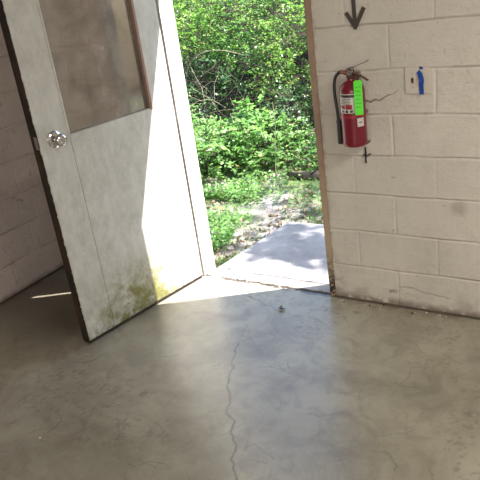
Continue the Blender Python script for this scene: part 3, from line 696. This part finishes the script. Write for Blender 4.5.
# black wire hook under the extinguisher
hk = empty('wire_hook', (.226, 0, .815)); tag(hk, 'small black bent hook with a pale screw just below the extinguisher', 'hook')
b = ribbon(bmesh.new(), [(0, -.004, .042), (.001, -.006, .01), (.003, -.012, -.02), (.005, -.016, -.034)], .004, (0, -1, 0), .003); obj('hook_strap', b, M_black, hk)
b = tube(bmesh.new(), [(-.014, -.008, .0), (.0, -.013, .007), (.013, -.015, .004), (.022, -.018, .008), (.028, -.012, .013)], .0032, 8); obj('bent_wire', b, M_black, hk, True)
b = lathe(bmesh.new(), [(0, -.019), (.004, -.018), (.005, -.014), (.004, -.0), (0, 0)], 16, 'Y', (.016, 0, .004)); obj('screw', b, M_chrome, hk, True)

# ------------------------------------------------------------------ socket plate and tape
M_plate = mat('ivory_plate', (.56, .505, .44), .4); M_slot = mat('slot_black', (.02, .015, .012), .7); M_tape = mat('blue_painters_tape', (.006, .055, .32), .6)
pl = empty('wall_plate', (.491, -.002, 1.171)); tag(pl, 'beige two-gang switch plate with one switch taped over', 'wall plate')
obj('plate', box(bmesh.new(), -.055, .055, -.007, 0, -.057, .057), M_plate, pl, bevel=.0025)
for sx, up_ in ((-.023, 1), (.023, 1)):
    b = bmesh.new(); box(b, sx-.0052, sx+.0052, -.0078, -.006, -.0125, .0125); k = obj('switch_slot', b, mat('switch_slot', (.10, .05, .035), .6), pl)
    b = bmesh.new(); box(b, sx-.0035, sx+.0035, -.015, -.007, .000, .008); obj('toggle', b, M_slot if sx < 0 else M_plate, k, bevel=.001)
for x in (-.023, .023):
    for z in (.030, -.030): obj('screw', lathe(bmesh.new(), [(0, -.0085), (.003, -.0082), (.0032, -.007), (0, -.007)], 12, 'Y', (x, 0, z)), M_steel, pl)
b = ribbon(bmesh.new(), [(.003, -.008, .040), (.012, -.013, .030), (.019, -.018, .014), (.0225, -.019, .0), (.0195, -.018, -.012), (.018, -.012, -.028), (.018, -.0085, -.045), (.0175, -.0085, -.062)], [.009, .010, .011, .011, .0105, .010, .010, .010], (0, -1, 0), .0012)
t1 = obj('tape_strip', b, M_tape); t1.location = (.491, -.003, 1.171); tag(t1, 'long crinkled blue tape strip stuck down over the switch', 'tape')
b = ribbon(bmesh.new(), [(.010, -.008, .056), (.020, -.009, .0535), (.026, -.008, .054)], .005, (0, -1, 0), .001)
t2 = obj('tape_scrap', b, M_tape); t2.location = (.491, -.003, 1.171); tag(t2, 'tiny scrap of blue tape at the top edge of the wall plate', 'tape')

# painted arrow
M_arrow = mat('dark_grey_vinyl', (.055, .045, .038), .55); 
b = bmesh.new(); yv = -.0042
def strip(b, p, q, hw, y, s0=(0, 0), s1=(0, 0)):
    (x0, z0), (x1, z1) = p, q; dx, dz = x1-x0, z1-z0; l = math.hypot(dx, dz); nx, nz = -dz/l*hw, dx/l*hw
    v = [(x0+nx, z0+nz), (x1+nx, z1+nz), (x1-nx, z1-nz), (x0-nx, z0-nz)]
    a = [b.verts.new((x, y, z)) for x, z in v]; c = [b.verts.new((x, y-.0008, z)) for x, z in v]
    b.faces.new(a); b.faces.new(c[::-1])
    for i in range(4): b.faces.new((a[i], c[i], c[(i+1) % 4], a[(i+1) % 4]))
ar = empty('down_arrow', (.211, -.001, 1.42)); tag(ar, 'dark grey arrow on the block wall pointing down at the extinguisher', 'arrow sign')
strip(b, (-.004, .30), (.001, .0), .0095, -.004); obj('arrow_shaft', b, M_arrow, ar)
b = bmesh.new(); strip(b, (-.040, .062), (.0055, -.010), .0095, -.0043); strip(b, (.048, .078), (-.002, -.012), .0095, -.0047); obj('arrow_head', b, M_arrow, ar)

# ------------------------------------------------------------------ small debris on the floor
M_debris = mat('debris_brown', (.06, .045, .035), .8); M_chip = mat('paint_chip_white', (.6, .57, .52), .6)
rs = random.Random(21)
def chip(name, x, y, s, m, label, cat, group=None, z=0, h=.25):
    b = bmesh.new(); k = rs.randint(5, 7); ps = []
    for i in range(k): a = 2*PI*i/k+rs.uniform(-.3, .3); r = s*rs.uniform(.6, 1.1); ps.append((math.cos(a)*r, math.sin(a)*r*.7))
    prism(b, ps, 0, s*h)
    o = obj(name, b, m); o.location = (x, y, z+.0003); o.rotation_euler = (0, 0, rs.uniform(0, 6)); return tag(o, label, cat, group)
o = chip('paint_chip', -.699, -1.541, .008, M_chip, 'white paint chip lying alone on the floor, bottom left', 'chip')
# curled dead leaf near the doorway
V, F = leaves(np.array([[0., 0, .004], [.012, .006, .004], [-.004, .01, .006]]), np.array([[1., .2, .1], [-.3, 1, .3], [.9, -.5, .4]]), np.array([.045, .03, .035]), np.array([.022, .016, .014]), np.random.default_rng(1), .2)
o = arr_obj('dead_leaf', V, F, M_debris); o.location = (-.235, -.235, .002); tag(o, 'crumpled dark dead leaf on the floor inside the threshold', 'leaf')
for i in range(26):
    x = rs.uniform(.01, 1.3); chip('wall_crumb', x, -rs.uniform(.015, .06), rs.uniform(.003, .007), M_chip if i % 3 else M_debris, ('pale paint crumb' if i % 3 else 'dark mortar crumb')+' lying at the foot of the extinguisher wall', 'crumb', ('pale' if i % 3 else 'dark')+' crumbs along the foot of the right wall', h=.6)
for i in range(30):
    x = rs.uniform(-.86, -.03); chip('threshold_crumb', x, rs.uniform(.004, .03), rs.uniform(.004, .010), M_debris if i % 3 else M_chip, ('brown crumb of debris' if i % 3 else 'whitish crumb of debris')+' lying along the door threshold', 'crumb', ('brown' if i % 3 else 'whitish')+' crumbs along the threshold', z=-.014, h=.7)
